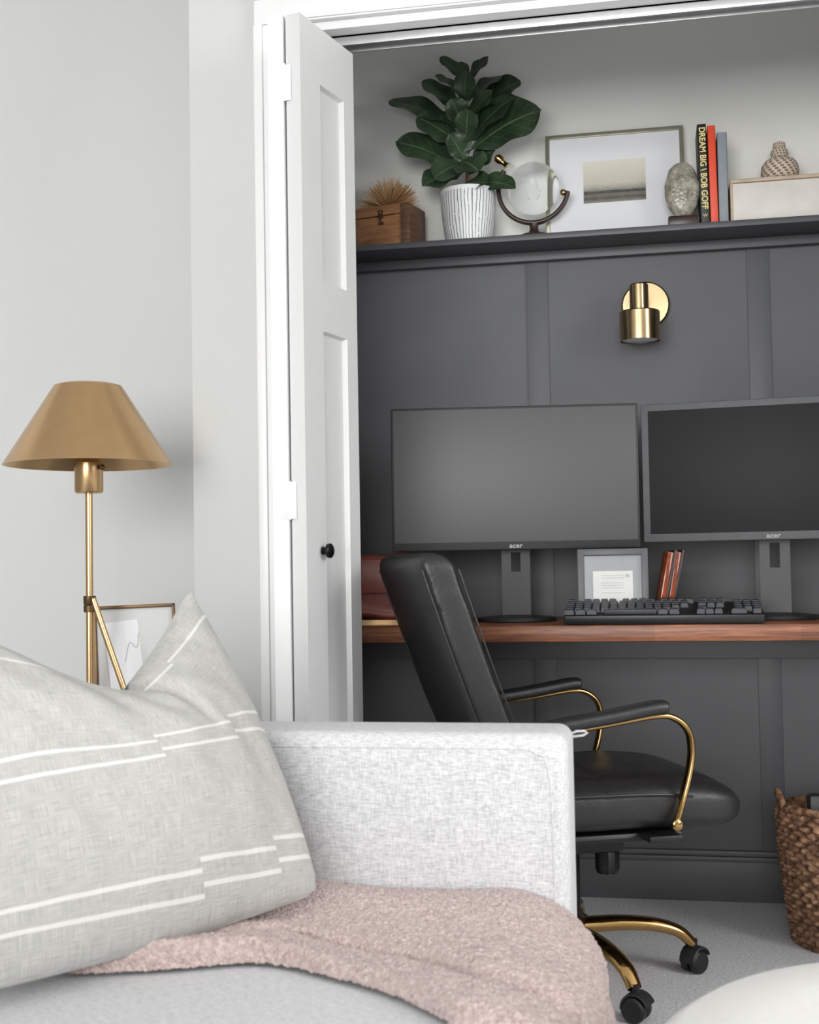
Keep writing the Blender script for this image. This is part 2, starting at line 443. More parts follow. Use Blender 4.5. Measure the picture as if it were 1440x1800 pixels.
kn = lathe('knob', [(.0, 0), (.008, 0), (.008, .003), (.005, .006), (.005, .008), (.010, .010), (.0150, .014), (.0150, .019), (.011, .022), (.0, .023)], M['knob'], door, (-.6635, 2.484, .929), (0, pi / 2, ang), 32)
for z in (1.884, 1.031, .2):
    boxes('hinge', [(-.016, .014, -.002, .0, -.037, .037), (-.003, .003, -.006, -.001, -.039, .039), (.005, .012, -.003, 0, -.025, -.018), (.005, .012, -.003, 0, .018, .025)], M['white'], .0005, door, (-.7135, 2.4235, z), (0, 0, 0))

# ------------------------------------------------------------------ shelf, desk
sh = boxes('wall_shelf', [(-.984, .999, 3.27, YB - .0115, 1.747, 1.763), (-.984, .999, YB - .032, YB - .0115, 1.722, 1.747)], M['shelf'], .0015)
tag(sh, 'long charcoal painted shelf above the closet desk', 'shelf')
dk = empty('desk', 'built-in walnut desktop spanning the closet', 'desk')
boxes('desktop', [(-.984, .999, 2.93, YB - .0115, .712, .75)], M['walnut'], .003, dk)
o = boxes('ledger', [(-.984, .999, YB - .035, YB - .0115, .637, .7115)], M['char'], .002, dk); o['label'] = 'charcoal support rail'

# ------------------------------------------------------------------ monitors
def monitor(loc, rz, w, h, zb, bez, label, bzmat, scr):
    m = empty('computer_monitor', label, 'monitor', loc, rz, 'monitors on the desk')
    boxes('casing', [(-w / 2, w / 2, 0, .022, zb, zb + h), (-w * .38, w * .38, .02, .045, zb + .06, zb + h - .06)], bzmat, .003, m)
    boxes('screen', [(-w / 2 + bez, w / 2 - bez, -.0008, .004, zb + .02, zb + h - bez)], scr, .0004, m)
    text('logo_lettering', 'acer', .0165, M['logo'], m, (0, -.001, zb + .010), (pi / 2, 0, 0), .0005, 1.15, .0003)
    cw = .036; q = .024
    boxes('stand_column', [(-cw, -.012, .046 + q, .060 + q, .006, zb + .16), (.012, cw, .046 + q, .060 + q, .006, zb + .16), (-.0125, .0125, .047 + q, .059 + q, .006, .125), (-.0125, .0125, .047 + q, .059 + q, zb - .006, zb + .16), (-.05, .05, .044, .047 + q, zb + .10, zb + .155)], M['stand'], 0, m)
    lathe('stand_base', [(.0, 0), (.100, 0), (.102, .003), (.098, .010), (.03, .016), (.0, .016)], M['stand'], m, (0, .05 + q, 0), seg=56)
    return m
m1 = monitor((-.332, 3.10, .75), math.radians(7.5), .614, .358, .180, .006, 'wide black monitor with thin bezels facing the chair', M['plastic'], M['screen'])
m2 = monitor((.285, 3.10, .75), math.radians(-6.5), .614, .340, .192, .017, 'black monitor with wider grey bezel beside the other screen', M['bezel'], M['screen2'])

# keyboard
kb = empty('keyboard', 'black mechanical keyboard lying on the desk', 'keyboard', (.020, 3.003, .75), 0)
kr = math.radians(11); KO = .0135
boxes('case', [(-.226, .226, -.068, .068, .0, .022)], M['plastic_dk'], .004, kb, (0, 0, KO), (kr, 0, 0))
for fx in (-.185, .185):
    boxes('foot', [(fx - .015, fx + .015, .050, .058, 0, .026)], M['plastic_dk'], .001, kb)
cnt = 0
rows = [(.052, [(-.214 + i * .0195, .016) for i in (0, 2, 3, 4, 5, 6.6, 7.6, 8.6, 9.6, 11.2, 12.2, 13.2, 14.2, 15.9, 16.9, 17.9)])]
for ry, cols in ((.030, range(22)), (.0095, range(22)), (-.011, list(range(13)) + [18, 19, 20, 21]), (-.0315, list(range(12)) + [15, 18, 19, 20, 21])):
    rows.append((ry, [(-.214 + i * .0203, .017) for i in cols if i not in (14, 18)]))
rows.append((-.052, [(-.214, .022), (-.188, .022), (-.162, .022), (.0, .022), (.026, .022), (.085, .016), (.105, .016), (.125, .016), (.17, .034), (.21, .016)]))
bmk = bmesh.new(); bmesh.ops.create_cube(bmk, size=1)
for v in bmk.verts:
    k = .80 if v.co.z > 0 else 1
    v.co = Vector((v.co.x * .0188 * k, v.co.y * .0188 * k, v.co.z * .011))
bmesh.ops.bevel(bmk, geom=list(bmk.edges), offset=.0012, segments=2, affect='EDGES')
kme = bpy.data.meshes.new('key'); bmk.to_mesh(kme); bmk.free(); finish(kme, M['key'])
R6 = Matrix.Rotation(kr, 4, 'X')
for i, (ry, cols) in enumerate(rows):
    for x, w in cols:
        if cnt >= 99: break
        o = bpy.data.objects.new('key', kme); p = R6 @ Vector((x, ry, .028)); p.z += KO
        place(o, kb, p, (kr, 0, 0)); o.scale = (w / .0175 if w > .0175 else 1, 1, 1); cnt += 1
o = boxes('space_bar', [(-.062, .058, -.0085, .0085, -.0055, .0055)], M['key'], .002, kb, R6 @ Vector((-.072, -.052, .028)) + Vector((0, 0, KO)), (kr, 0, 0))

# framed note on desk
fn_ = empty('photo_frame', 'small charcoal frame holding a white card behind glass', 'picture frame', (-.096, 3.082, .75), math.radians(2))
tl = math.radians(-5)
boxes('frame', [(-.085, -.069, -.008, .010, 0, .176), (.069, .085, -.008, .010, 0, .176), (-.070, .070, -.008, .010, 0, .016), (-.070, .070, -.008, .010, .160, .176)], M['bezel'], .0015, fn_, (0, 0, .002), (tl, 0, 0))
boxes('mat_board', [(-.070, .070, .002, .006, .015, .161)], M['greymat'], 0, fn_, (0, 0, .002), (tl, 0, 0))
boxes('card', [(-.048, .048, .0, .002, .040, .122)], M['paper'], 0, fn_, (0, 0, .002), (tl, 0, 0))
boxes('printed_lines', [(-.028, .026, -.0003, .0004, z, z + .0016) for z in (.110, .104, .092, .086, .080, .068)] + [(.030, .040, -.0003, .0004, .106, .114)], M['greyprint'], 0, fn_, (0, 0, .002), (tl, 0, 0))
# tortoiseshell stand
ts = empty('letter_holder', 'amber tortoiseshell letter holder with dark edges leaning sideways', 'desk accessory', (.018, 3.13, .75), math.radians(14))
for dx in (-.010, .010):
    boxes('panel', [(-.0075, .0075, -.025, .025, .0, .165)], M['tort'], .003, ts, (dx, 0, .006), (0, math.radians(11), 0))
boxes('edge', [(-.0035, .0035, -.028, .028, .0, .169)], M['darkwood'], .001, ts, (0, 0, .006), (0, math.radians(11), 0))
boxes('edge', [(-.0028, .0028, -.028, .028, .0, .169)], M['darkwood'], .001, ts, (.0185, 0, .006), (0, math.radians(11), 0))
boxes('base', [(-.03, .03, -.03, .03, 0, .008)], M['darkwood'], .002, ts)

# leather bag
bg = empty('leather_bag', 'reddish brown leather bag with soft folds on a brass tray', 'bag', (-.74, 3.13, .757))
secs = []
for i in range(33):
    t = i / 32; x = -.15 + .305 * t; k = (1 - abs(2 * t - 1) ** 20) ** .5 if 0 < t < 1 else .3
    h = .084 * (.97 + .03 * math.sin(t * 9)) * max(k, .3)
    secs.append([(x + .002 * math.sin(z * 60), y + .004 * math.sin(z * 110 + x * 12), .086 + z + .002 * math.sin(x * 60)) for y, z in sup(.075 * max(k, .3), h, 7, 56)])
loft('bag_body', secs, M['oxblood'], bg)
boxes('flap', [(-.13, .13, -.084, -.076, .07, .155)], M['oxblood'], .003, bg)
tube('strap', [(-.06, -.086, .155), (-.06, -.092, .10), (-.06, -.088, .04)], .012, M['oxblood'], bg, ry=.002)
tr = boxes('tray', [(-.93, -.545, 3.02, 3.28, .75, .755), (-.93, -.545, 3.02, 3.025, .755, .7625), (-.93, -.545, 3.275, 3.28, .755, .7625), (-.93, -.925, 3.02, 3.28, .755, .7625), (-.55, -.545, 3.02, 3.28, .755, .7625)], M['brass'], 0)
tag(tr, 'thin brass tray under the leather bag', 'tray')

# ------------------------------------------------------------------ sconce
sc = empty('wall_sconce', 'brushed brass wall sconce with stepped cylinder shade', 'wall lamp', (-.002, YB, 1.585))
lathe('back_plate', [(0, 0), (.064, 0), (.064, .018), (.060, .022), (0, .022)], M['brass2'], sc, (0, 0, 0), (pi / 2, 0, 0), 56)
tube('arm', [(0, -.02, 0), (-.006, -.06, 0), (-.014, -.115, 0)], .008, M['brass2'], sc, smooth=False)
lathe('shade', [(.0, .036), (.022, .036), (.0245, .033), (.0245, -.035), (.050, -.036), (.0525, -.039), (.0525, -.114), (.0505, -.114), (.0505, -.045), (.0, -.045)], M['brass2'], sc, (-.016, -.12, 0), seg=56)
lathe('bulb', [(.0, -.1155), (.03, -.115), (.047, -.111), (.049, -.100), (.0, -.088)], M['mat'], sc, (-.016, -.12, 0), seg=32)

# ------------------------------------------------------------------ shelf items
ZS = 1.763
wb = empty('wooden_box', 'small wooden keepsake box with dark metal clasp', 'box', (-.690, 3.345, ZS), math.radians(-14))
boxes('box_body', [(-.080, .080, -.052, .052, 0, .082)], M['boxwood'], .002, wb)
boxes('lid', [(-.082, .082, -.054, .054, .084, .112)], M['boxwood'], .002, wb)
boxes('side_band', [(.0805, .0835, -.050, .050, 0.002, .108), (.060, .0840, -.0550, -.0515, .0, .110), (.060, .0840, .0515, .0550, .0, .110)], M['boxdark'], .001, wb)
boxes('clasp', [(-.007, -.004, -.0552, -.0535, .076, .098), (.004, .007, -.0552, -.0535, .076, .098), (-.007, .007, -.0552, -.0535, .095, .098), (-.007, .007, -.0552, -.0535, .076, .079), (-.0022, .0022, -.057, -.0545, .066, .090), (-.0075, .0075, -.0535, -.0518, .058, .066)], M['claspm'], 0, wb)
ur = empty('urchin_ornament', 'spiky gold urchin ornament resting on the wooden box', 'ornament', (-.690, 3.345, ZS + .112))
vs, fs = [], []
for i in range(330):
    z = random.uniform(-.0, 1); a = random.uniform(0, 2 * pi); rr = math.sqrt(max(0, 1 - z * z))
    d = Vector((rr * math.cos(a), rr * math.sin(a) * .8, z)); L = random.uniform(.068, .090)
    s = d.orthogonal().normalized(); t = d.cross(s); b0 = len(vs)
    for j in range(4):
        q = s * math.cos(j * pi / 2) + t * math.sin(j * pi / 2); vs.append(d * .012 + q * .0024)
    for j in range(4):
        q = s * math.cos(j * pi / 2) + t * math.sin(j * pi / 2); vs.append(d * L + q * .001)
    for j in range(4): fs.append((b0 + j, b0 + (j + 1) % 4, b0 + 4 + (j + 1) % 4, b0 + 4 + j))
    fs.append((b0 + 4, b0 + 5, b0 + 6, b0 + 7))
mesh('spines', vs, fs, M['brass_in'], ur, (0, 0, .003), fixn=False)
lathe('core', [(0, 0), (.018, 0), (.02, .008), (.012, .018), (0, .02)], M['darkgold'], ur, seg=20)

# plant
pl = empty('potted_fiddle_leaf_fig', 'fiddle leaf fig in a white pot with thin black stripes', 'plant', (-.470, 3.347, ZS))
lathe('pot', [(0, 0), (.056, 0), (.061, .004), (.066, .03), (.071, .07), (.0745, .11), (.0755, .143), (.0750, .147), (.070, .147), (.069, .14), (.064, .125), (0, .125)], M['pot'], pl, seg=64)
lathe('soil', [(0, .124), (.066, .124), (.064, .132), (.0, .136)], M['soil'], pl, seg=32)
S = 640.0
def px(x, y, yy=0.0): return Vector(((x - 820) / S, yy, (415 - y) / S + .02))
tube('stem', [px(818, 345), px(820, 280, .005), px(814, 220, 0), px(818, 160, .003), px(820, 118, 0)], .0060, M['bark'], pl, taper=lambda t: 1 - .45 * t)
lv, lf, luv = [], [], []
def leaf(b, t, w, up=(0, -.5, .8), droop=.1, cup=.09):
    b = px(*b); t = px(*t); ax = t - b; L = ax.length; ax.normalize(); up = Vector(up)
    s = ax.cross(up).normalized(); nrm = s.cross(ax).normalized()
    w = w / S; n, m = 24, 11; b0 = len(lv); ph = random.uniform(0, 6)
    for i in range(n + 1):
        u = i / n
        uu = max(0, (u - .06) / .94)
        wd = w * (math.sin(pi * uu ** 1.15) ** .62) * (.88 + .18 * uu) if 0 < uu < 1 else 0
        wd = max(wd, .003 if u < .08 else .0005)
        for j in range(m):
            v = j / (m - 1) * 2 - 1
            p = b + ax * (L * u) + Vector((0, 0, 1)) * (droop * L * 4 * u * (1 - u) * .6)
            rip = .055 * w * math.sin(u * 13 + ph + (1.5 if v > 0 else 0)) * abs(v) ** 2.2
            p = p + s * (v * wd * .5) + nrm * (cup * wd * abs(v) ** 1.2 + rip)
            lv.append(p); luv.append((u, (v + 1) / 2))
    for i in range(n):
        for j in range(m - 1): lf.append((b0 + i * m + j, b0 + i * m + j + 1, b0 + (i + 1) * m + j + 1, b0 + (i + 1) * m + j))
LV = [
 ((820, 140, 0), (776, 93, -.01), 30, (.3, -.8, .5)), ((822, 142, .0), (861, 98, .0), 32, (-.3, -.8, .5)), ((820, 150, 0), (806, 94, .03), 28, (0, -1, .3)),
 ((817, 200, .0), (744, 136, -.02), 50, (.35, -.75, .6)), ((822, 200, .01), (916, 146, .0), 76, (-.3, -.8, .45)), ((819, 172, -.01), (770, 136, -.05), 38, (.2, -.6, .75)), ((822, 180, -.01), (882, 126, .03), 44, (-.3, -.7, .6)),
 ((813, 226, .0), (684, 166, -.02), 54, (.15, -.76, .6)), ((812, 252, .0), (736, 202, -.04), 70, (.2, -.85, .5)), ((816, 215, -.01), (872, 172, -.05), 50, (-.3, -.8, .45)),
 ((818, 254, -.01), (910, 184, -.05), 66, (-.3, -.8, .5)), ((822, 268, -.01), (954, 212, -.05), 100, (-.15, -.95, .35)), ((816, 180, .0), (824, 128, -.04), 40, (0, -1, .3)),
 ((812, 296, .0), (696, 242, -.03), 70, (.2, -.88, .5)), ((812, 300, .0), (745, 328, -.05), 58, (.15, -.8, .6)), ((808, 282, -.02), (848, 318, -.085), 64, (.15, -.95, .3)), ((818, 286, -.02), (768, 320, -.075), 60, (-.1, -.95, .3)),
 ((822, 306, -.01), (872, 266, -.03), 54, (-.3, -.8, .5)), ((824, 318, .0), (908, 342, -.05), 46, (.1, -.85, .5)), ((816, 322, -.01), (862, 336, -.08), 42, (0, -.95, .3)),
 ((818, 250, .0), (828, 200, -.06), 42, (.1, -1, .3)), ((814, 222, .0), (798, 178, -.05), 44, (.1, -1, .3)), ((818, 282, .0), (794, 240, -.055), 46, (.2, -1, .3)),
]
for b, t, w, up in LV: leaf(b, t, w, up, droop=random.uniform(.06, .14))
mesh('foliage', lv, lf, M['leaf'], pl, uvs=luv, fixn=False, ang=180)

# globe
gl = empty('glass_globe', 'clear glass globe decanter on a dark wood half-ring stand', 'globe', (-.291, 3.338, ZS))
GC = Vector((0, 0, .141))
sphere('glass_globe_body', .070, M['glass'], gl, GC, seg=48)
axd = Vector((-.72, 0, .69)).normalized()
tube('neck', [GC + axd * .066, GC + axd * .085, GC + axd * .098], .013, M['glass'], gl, smooth=False, seg=20, taper=lambda t: 1 - .25 * t)
tube('stopper', [GC + axd * .096, GC + axd * .102, GC + axd * .112, GC + axd * .120, GC + axd * .132, GC + axd * .138], .012, M['gold'], gl, smooth=False, seg=20, taper=lambda t: (.9 if t < .2 else .6 if t < .45 else 1.0 if t < .9 else .4))
arc = [GC + Vector((math.cos(math.radians(a)), 0, math.sin(math.radians(a)))) * .094 for a in range(146, 352, 6)]
tube('ring_stand', arc, .011, M['darkwood'], gl, smooth=False, ry=.006, seg=16, ex=.6)
sphere('pivot', .009, M['gold'], gl, GC + Vector((math.cos(math.radians(-12)), 0, math.sin(math.radians(-12)))) * .082, seg=16)
lathe('stand_base', [(0, 0), (.044, 0), (.046, .006), (.040, .012), (.016, .018), (.011, .030), (.013, .044), (0, .046)], M['darkwood'], gl, seg=40)
lathe('inner_ornament', [(0, -.03), (.012, -.026), (.018, -.008), (.010, .012), (.004, .028), (0, .03)], M['glass'], gl, GC, seg=24)

# picture frame
pf = empty('picture_frame', 'thin champagne metal frame with white mat and misty shore photograph', 'picture frame', (-.076, 3.366, ZS), 0)
w2 = .185; hh = .305; tl = math.radians(-8)
boxes('frame', [(-w2, -w2 + .011, -.006, .010, 0, hh), (w2 - .011, w2, -.006, .010, 0, hh), (-w2 + .01, w2 - .01, -.006, .010, 0, .011), (-w2 + .01, w2 - .01, -.006, .010, hh - .011, hh)], M['champ'], .001, pf, (0, .003, .001), (tl, 0, 0))
boxes('mat_board', [(-w2 + .010, w2 - .010, .0, .004, .010, hh - .010)], M['mat'], 0, pf, (0, .003, .001), (tl, 0, 0))
px0, px1, pz0, pz1 = -.083, .083, .102, .222
mesh('photograph', [(px0, -.0008, pz0), (px1, -.0008, pz0), (px1, -.0008, pz1), (px0, -.0008, pz1)], [(0, 1, 2, 3)], M['photo'], pf, (0, .003, .001), (tl, 0, 0), uvs=[(0, 0), (1, 0), (1, 1), (0, 1)], fixn=False)

# stone
sn = empty('agate_stone', 'rough oval grey agate slab on a small wooden base', 'stone ornament', (.0995, 3.310, ZS))
sphere('stone', .05, M['stone'], sn, (0, 0, .098), (.90, .40, 1.5), 40, lambda c: c * (1 + .07 * noise.noise(c * 45)))
boxes('stone_base', [(-.038, .038, -.024, .024, 0, .027)], M['darkwood'], .004, sn)

# books
def book(x, w, h, d, y0, mat, label, tilt=0):
    b = empty('book', label, 'book', (x, y0, ZS + .0005), 0, 'books on the shelf')
    c = .002
    boxes('cover', [(0, w, 0, c, 0, h), (0, c, 0, d, 0, h), (w - c, w, 0, d, 0, h)], mat, .0008, b)
    boxes('pages', [(c, w - c, c, d - .003, .003, h - .003)], M['pages'], 0, b)
    b.rotation_euler = (0, math.radians(tilt), 0); return b
b1 = book(.1450, .0225, .262, .12, 3.290, M['black'], 'black book with yellow spine lettering on the shelf', -1.0)
tt = text('title_lettering', 'DREAM BIG \\ BOB GOFF', .0215, M['yellow'], b1, (0, 0, 0), (0, 0, 0), .0003, 1.0, .0005)
tt.rotation_euler = Matrix(((0, 1, 0), (0, 0, -1), (-1, 0, 0))).to_euler()
bx_ = [v.co.x for v in tt.data.vertices]; k = .214 / (max(bx_) - min(bx_))
for v in tt.data.vertices: v.co.x *= k
tt.location = (.0113, -.0008, .146)
text('publisher_mark', 'W', .012, M['yellow'], b1, (.0113, -.0008, .022), (pi / 2, 0, 0), .0003)
b2 = book(.1690, .0200, .257, .12, 3.292, M['orange'], 'bright orange book between darker books on the shelf', -.6)
b3 = book(.1905, .0245, .238, .12, 3.294, M['bluegrey'], 'muted blue-grey book at the end of the row', 0)

wx = empty('storage_box', 'whitewashed box with light wood lid on the shelf', 'box', (.222, 3.288, ZS))
boxes('box_body', [(0, .30, 0, .125, 0, .100)], M['whitebox'], .003, wx)
boxes('lid', [(-.002, .302, -.002, .127, .101, .111)], M['lid'], .002, wx)
boxes('edge_strip', [(-.0025, .004, -.0025, .127, 0, .1005)], M['lid'], .001, wx)
vp = smooth_path([(.034, 0, 0), (.044, 0, .006), (.0475, 0, .022), (.0455, 0, .042), (.036, 0, .056), (.024, 0, .063), (.0205, 0, .068), (.0225, 0, .076), (.0195, 0, .085), (.0150, 0, .090), (.0160, 0, .097), (.013, 0, .104), (.004, 0, .107)], 6)
va = lathe('woven_vase', [(0, 0)] + [(p.x + .0009 * math.sin(p.z * 2 * pi * 150), p.z) for p in vp] + [(0, .107)], M['vase'], None, (.350, 3.345, ZS + .111), seg=48, ang=180)
tag(va, 'small coiled woven vase in cream and brown on a white box', 'vase')

# ------------------------------------------------------------------ office chair
HD = math.atan2(.381, .925)
ch = empty('office_chair', 'black leather office chair with polished gold arms and base', 'office chair', (-.209, 2.757, 0), HD)
def bx(t): return -.152 - .172 * t - .006 * math.sin(t * pi)
def bw(t): return .214 + .024 * math.sin(min(1, t * 1.1) * pi * .5)
secs = []
NZ = 60
for i in range(NZ + 1):
    t = i / NZ; z = .455 + (.920 - .455) * t
    e = 1.0
    if t > .93: e = math.sqrt(max(0.0, 1 - ((t - .93) / .07) ** 2)) * .92 + .08
    if t < .06: e = .75 + .25 * math.sqrt(1 - ((.06 - t) / .06) ** 2)
    w = bw(t) * (1 - .10 * (1 - e)); hT = .043 * e * (1.05 - .12 * t)
    row = []
    for yy, xx in sup(w, hT, 7, 72):
        cre = .0018 * noise.noise(Vector((yy * 14, z * 22, 1.3 if xx > 0 else 5.1)))
        gro = .0035 * math.exp(-((t - .76 + .06 * math.cos(yy / w * pi * .5)) / .010) ** 2)
        row.append((bx(t) + xx - .012 * (1 - (yy / .24) ** 2) + cre + (gro if xx < 0 else 0), yy, z))
    secs.append(row)
loft('backrest', secs, M['leather'], ch)
for s in (-1, 1):
    for dx in (.037, -.037):
        pts = [(bx(t) + dx, s * (bw(t) - .0006), .455 + .465 * t) for t in [j / 14 * .90 + .03 for j in range(15)]]
        tube('seam', pts, .0020, M['leather'], ch, seg=8)
secs = []
for i in range(41):
    t = i / 40; z = .485 + .40 * t; q = (z - .455) / .463
    e = max(.1, math.sqrt(max(0, 1 - abs(2 * t - 1) ** 8)))
    rib = 1 + .10 * math.cos(t * 2 * pi * 4)
    secs.append([(bx(q) + .030 + xx * rib, yy, z) for yy, xx in sup(.165 * (.9 + .1 * e), .014 * e, 3.5, 48)])
loft('back_cushion', secs, M['leather'], ch)
secs = []
x0, x1 = -.235, .318
for i in range(55):
    t = i / 54; x = x0 + (x1 - x0) * t
    e = 1.0
    if t > .82: e = math.sqrt(max(0, 1 - ((t - .82) / .18) ** 2))
    if t < .12: e = math.sqrt(max(0, 1 - ((.12 - t) / .12) ** 2))
    e = max(e, .05)
    w = .245 * (1 - .16 * (1 - e)) * (1 - .05 * (1 - t)); zc = .402 - .012 * max(0, t - .7) / .3
    row = []
    for yy, zz in sup(w, .058 * (.35 + .65 * e) if e < 1 else .058, 3.8, 72):
        g = -.004 * math.exp(-((abs(yy) - .165) / .006) ** 2) - .004 * math.exp(-((x - .02) / .006) ** 2) if zz > .02 else 0
        c = .0022 * noise.noise(Vector((x * 16, yy * 16, zz * 10)))
        row.append((x, yy, zc + zz + g + c))
    secs.append(row)
loft('seat', secs, M['leather'], ch)
tube('seat_seam', [(-.16, -.234, .43), (0, -.244, .431), (.12, -.246, .429), (.20, -.239, .42), (.26, -.20, .405)], .003, M['leather'], ch, seg=8)
boxes('seat_panel', [(-.20, .20, -.20, .20, .325, .346)], M['plastic_dk'], .01, ch)
for s in (-1, 1):
    y = s * .262
    path = [(-.20, y - s * .045, .50), (-.17, y - s * .01, .535), (-.10, y, .560), (.02, y, .576), (.115, y, .588), (.155, y, .582), (.183, y, .557), (.190, y, .52), (.184, y, .475), (.168, y, .42), (.150, y - s * .004, .362)]
    tube('armrest_frame', path, .012, M['gold'], ch, ry=.0065, up=(0, 1, 0), seg=20, ex=.85)
    pad = [(-.125, y, .567), (-.10, y, .574), (.02, y, .590), (.11, y, .604), (.140, y, .604)]
    tube('arm_pad', pad, .026, M['leather'], ch, ry=.014, up=(0, 1, 0), seg=20, ex=.7, taper=lambda t: (max(.3, min(1, min(t, 1 - t) * 14))) ** .5)
    lathe('screw_cap', [(0, 0), (.011, 0), (.011, .005), (.008, .007), (0, .007)], M['gold'], ch, (.152, s * .2705, .372), (-s * pi / 2, 0, 0), 20)
    boxes('arm_bracket', [(.10, .17, min(s * .14, s * .258), max(s * .14, s * .258), .335, .348)], M['plastic_dk'], .002, ch)
lathe('gas_column', [(0, .10), (.038, .10), (.038, .27), (.022, .275), (.022, .33), (0, .33)], M['plastic_dk'], ch, seg=28)
boxes('tilt_mechanism', [(-.09, .12, -.07, .07, .275, .33)], M['plastic_dk'], .012, ch)
lathe('tension_knob', [(0, 0), (.022, 0), (.026, .01), (.026, .045), (.020, .055), (0, .055)], M['plastic_dk'], ch, (.092, -.03, .226), seg=24, fn=lambda r, z, a: r * (1 + .05 * math.cos(10 * a)))
lathe('hub', [(0, .075), (.045, .075), (.05, .085), (.048, .125), (.036, .14), (0, .14)], M['gold'], ch, seg=36)
for k in range(5):
    a = math.radians(15 + 72 * k) - HD
    d = Vector((math.cos(a), math.sin(a), 0))
    tube('base_leg', [d * .03 + Vector((0, 0, .110)), d * .12 + Vector((0, 0, .113)), d * .20 + Vector((0, 0, .106)), d * .252 + Vector((0, 0, .090)), d * .282 + Vector((0, 0, .062))], .024, M['gold'], ch, ry=.018, up=(-d.y, d.x, 0), seg=16, taper=lambda t: 1 - .36 * t)
    ca = bpy.data.objects.new('caster', None); place(ca, ch, d * .286, (0, 0, a + .6))
    for s in (-1, 1):
        lathe('wheel', [(0, -.009), (.021, -.009), (.025, -.005), (.025, .005), (.021, .009), (0, .009)], M['plastic_dk'], ca, (.0, s * .0130, .025), (pi / 2, 0, 0), 28)
    hood = [(0.003 + .028 * math.cos(q), 0, .027 + .028 * math.sin(q)) for q in [math.radians(v) for v in range(20, 200, 15)]]
    tube('hood', hood, .020, M['plastic'], ca, ry=.003, smooth=False, up=(0, 1, 0), seg=14, ex=.5)
    lathe('caster_stem', [(0, .046), (.008, .046), (.008, .072), (0, .072)], M['plastic_dk'], ca, seg=16)

# ------------------------------------------------------------------ basket
def bfn(r, z, a):
    row = z / .0125; k = math.floor(row)
    return r + .0058 * math.sin(a * 28 + pi * (k % 2)) * max(0, math.sin(pi * (row - k))) ** .5 + .002 * math.sin(pi * (row - k))
prof = []
for i in range(151):
    z = .312 * i / 150; prof.append((.138 + .030 * math.sin(min(1, z / .325 * .9) * pi * .55), z))
prof += [(.160, .313), (.153, .305), (.1389, .05), (0.0, .02)]
bk = empty('wicker_basket', 'dark brown woven seagrass basket on the carpet', 'basket', (.443, 3.10, 0))
lathe('basket_body', prof, M['basket'], bk, seg=224, fn=lambda r, z, a: r if (r in (.160, .153, .1389, 0.0)) else bfn(r, z, a), ang=180)
rim = [(.164 * math.cos(q), .164 * math.sin(q), .312 + (.008 * math.sin(q * 2))) for q in [2 * pi * i / 90 for i in range(90)]]
tube('rim', rim, .009, M['basket'], bk, smooth=False, seg=10, up=(0, 0, 1), ringclosed=True)
for s in (pi, 0):
    tube('handle', [(.166 * math.cos(s + q), .166 * math.sin(s + q), .312 + .035 * math.cos(q / .38 * pi / 2)) for q in [-.38, -.19, 0, .19, .38]], .008, M['basket'], bk)
bc = boxes('folded_bag', [(-.105, .105, -.02, .02, .035, .340)], M['plastic'], .01, None, (.45, 3.12, 0), (0, 0, .1))
tag(bc, 'black folded bag standing inside the wicker basket', 'bag')

# ------------------------------------------------------------------ lamp and side table
tb = empty('side_table', 'dark bronze side table beside the sofa', 'side table', (0, 0, 0))
boxes('table_top', [(-1.45, -.845, 2.19, 2.595, .48, .50)], M['darkwood'], .004, tb)
for x, y in ((-1.42, 2.22), (-.875, 2.22), (-1.42, 2.565), (-.875, 2.565)):
    boxes('leg', [(x - .012, x + .012, y - .012, y + .012, 0, .481)], M['darkgold'], .002, tb)
lp = empty('table_lamp', 'satin brass table lamp with cone shade and forked stem', 'lamp', (-1.136, 2.40, .50))
def Z(z): return z - .50
lathe('lamp_shade', [(.171, Z(1.114)), (.069, Z(1.277)), (.060, Z(1.280)), (.010, Z(1.280)), (.010, Z(1.276)), (.060, Z(1.276)), (.067, Z(1.273)), (.168, Z(1.114))], M['brass'], lp, seg=72, closed=True)
lathe('socket', [(0, Z(1.056)), (.026, Z(1.056)), (.029, Z(1.060)), (.029, Z(1.118)), (.024, Z(1.124)), (.012, Z(1.16)), (0, Z(1.276))], M['brass'], lp, seg=32)
lathe('pole', [(0, .012), (.0080, .012), (.0075, Z(.83)), (.0075, Z(1.058)), (0, Z(1.058))], M['brass'], lp, seg=20)
lathe('collar', [(0, Z(.812)), (.012, Z(.812)), (.0125, Z(.825)), (.011, Z(.827)), (.0125, Z(.829)), (.0125, Z(.845)), (0, Z(.846))], M['darkgold'], lp, seg=24)
tube('stem_leg', [(.010, 0, Z(.832)), (.018, 0, Z(.81)), (.118, .02, .006)], .0065, M['brass'], lp, n=6)
tube('stem_leg', [(-.002, .010, Z(.832)), (-.004, .018, Z(.81)), (-.036, .09, .006)], .0055, M['brass'], lp, n=6)
lathe('lamp_base', [(0, 0), (.05, 0), (.05, .010), (.04, .013), (0, .013)], M['brass'], lp, seg=40)
sphere('pull_knob', .006, M['darkgold'], lp, (.034, -.01, Z(1.108)), seg=12)
ar = empty('framed_print', 'dark bronze framed print with white sheet on the side table', 'picture frame', (-1.166, 2.50, .500), math.radians(12))
boxes('frame', [(0, .006, -.006, .006, 0, .320), (.167, .173, -.006, .006, 0, .320), (0, .173, -.006, .006, 0, .008), (0, .173, -.006, .006, .313, .320)], M['darkgold'], .001, ar)
boxes('backing', [(.005, .168, .001, .005, .007, .314)], M['wall'], 0, ar)
boxes('printed_sheet', [(.045, .118, -.001, .0012, .12, .285)], M['mat'], 0, ar, (.0, 0, -.005), (0, math.radians(-5), 0))
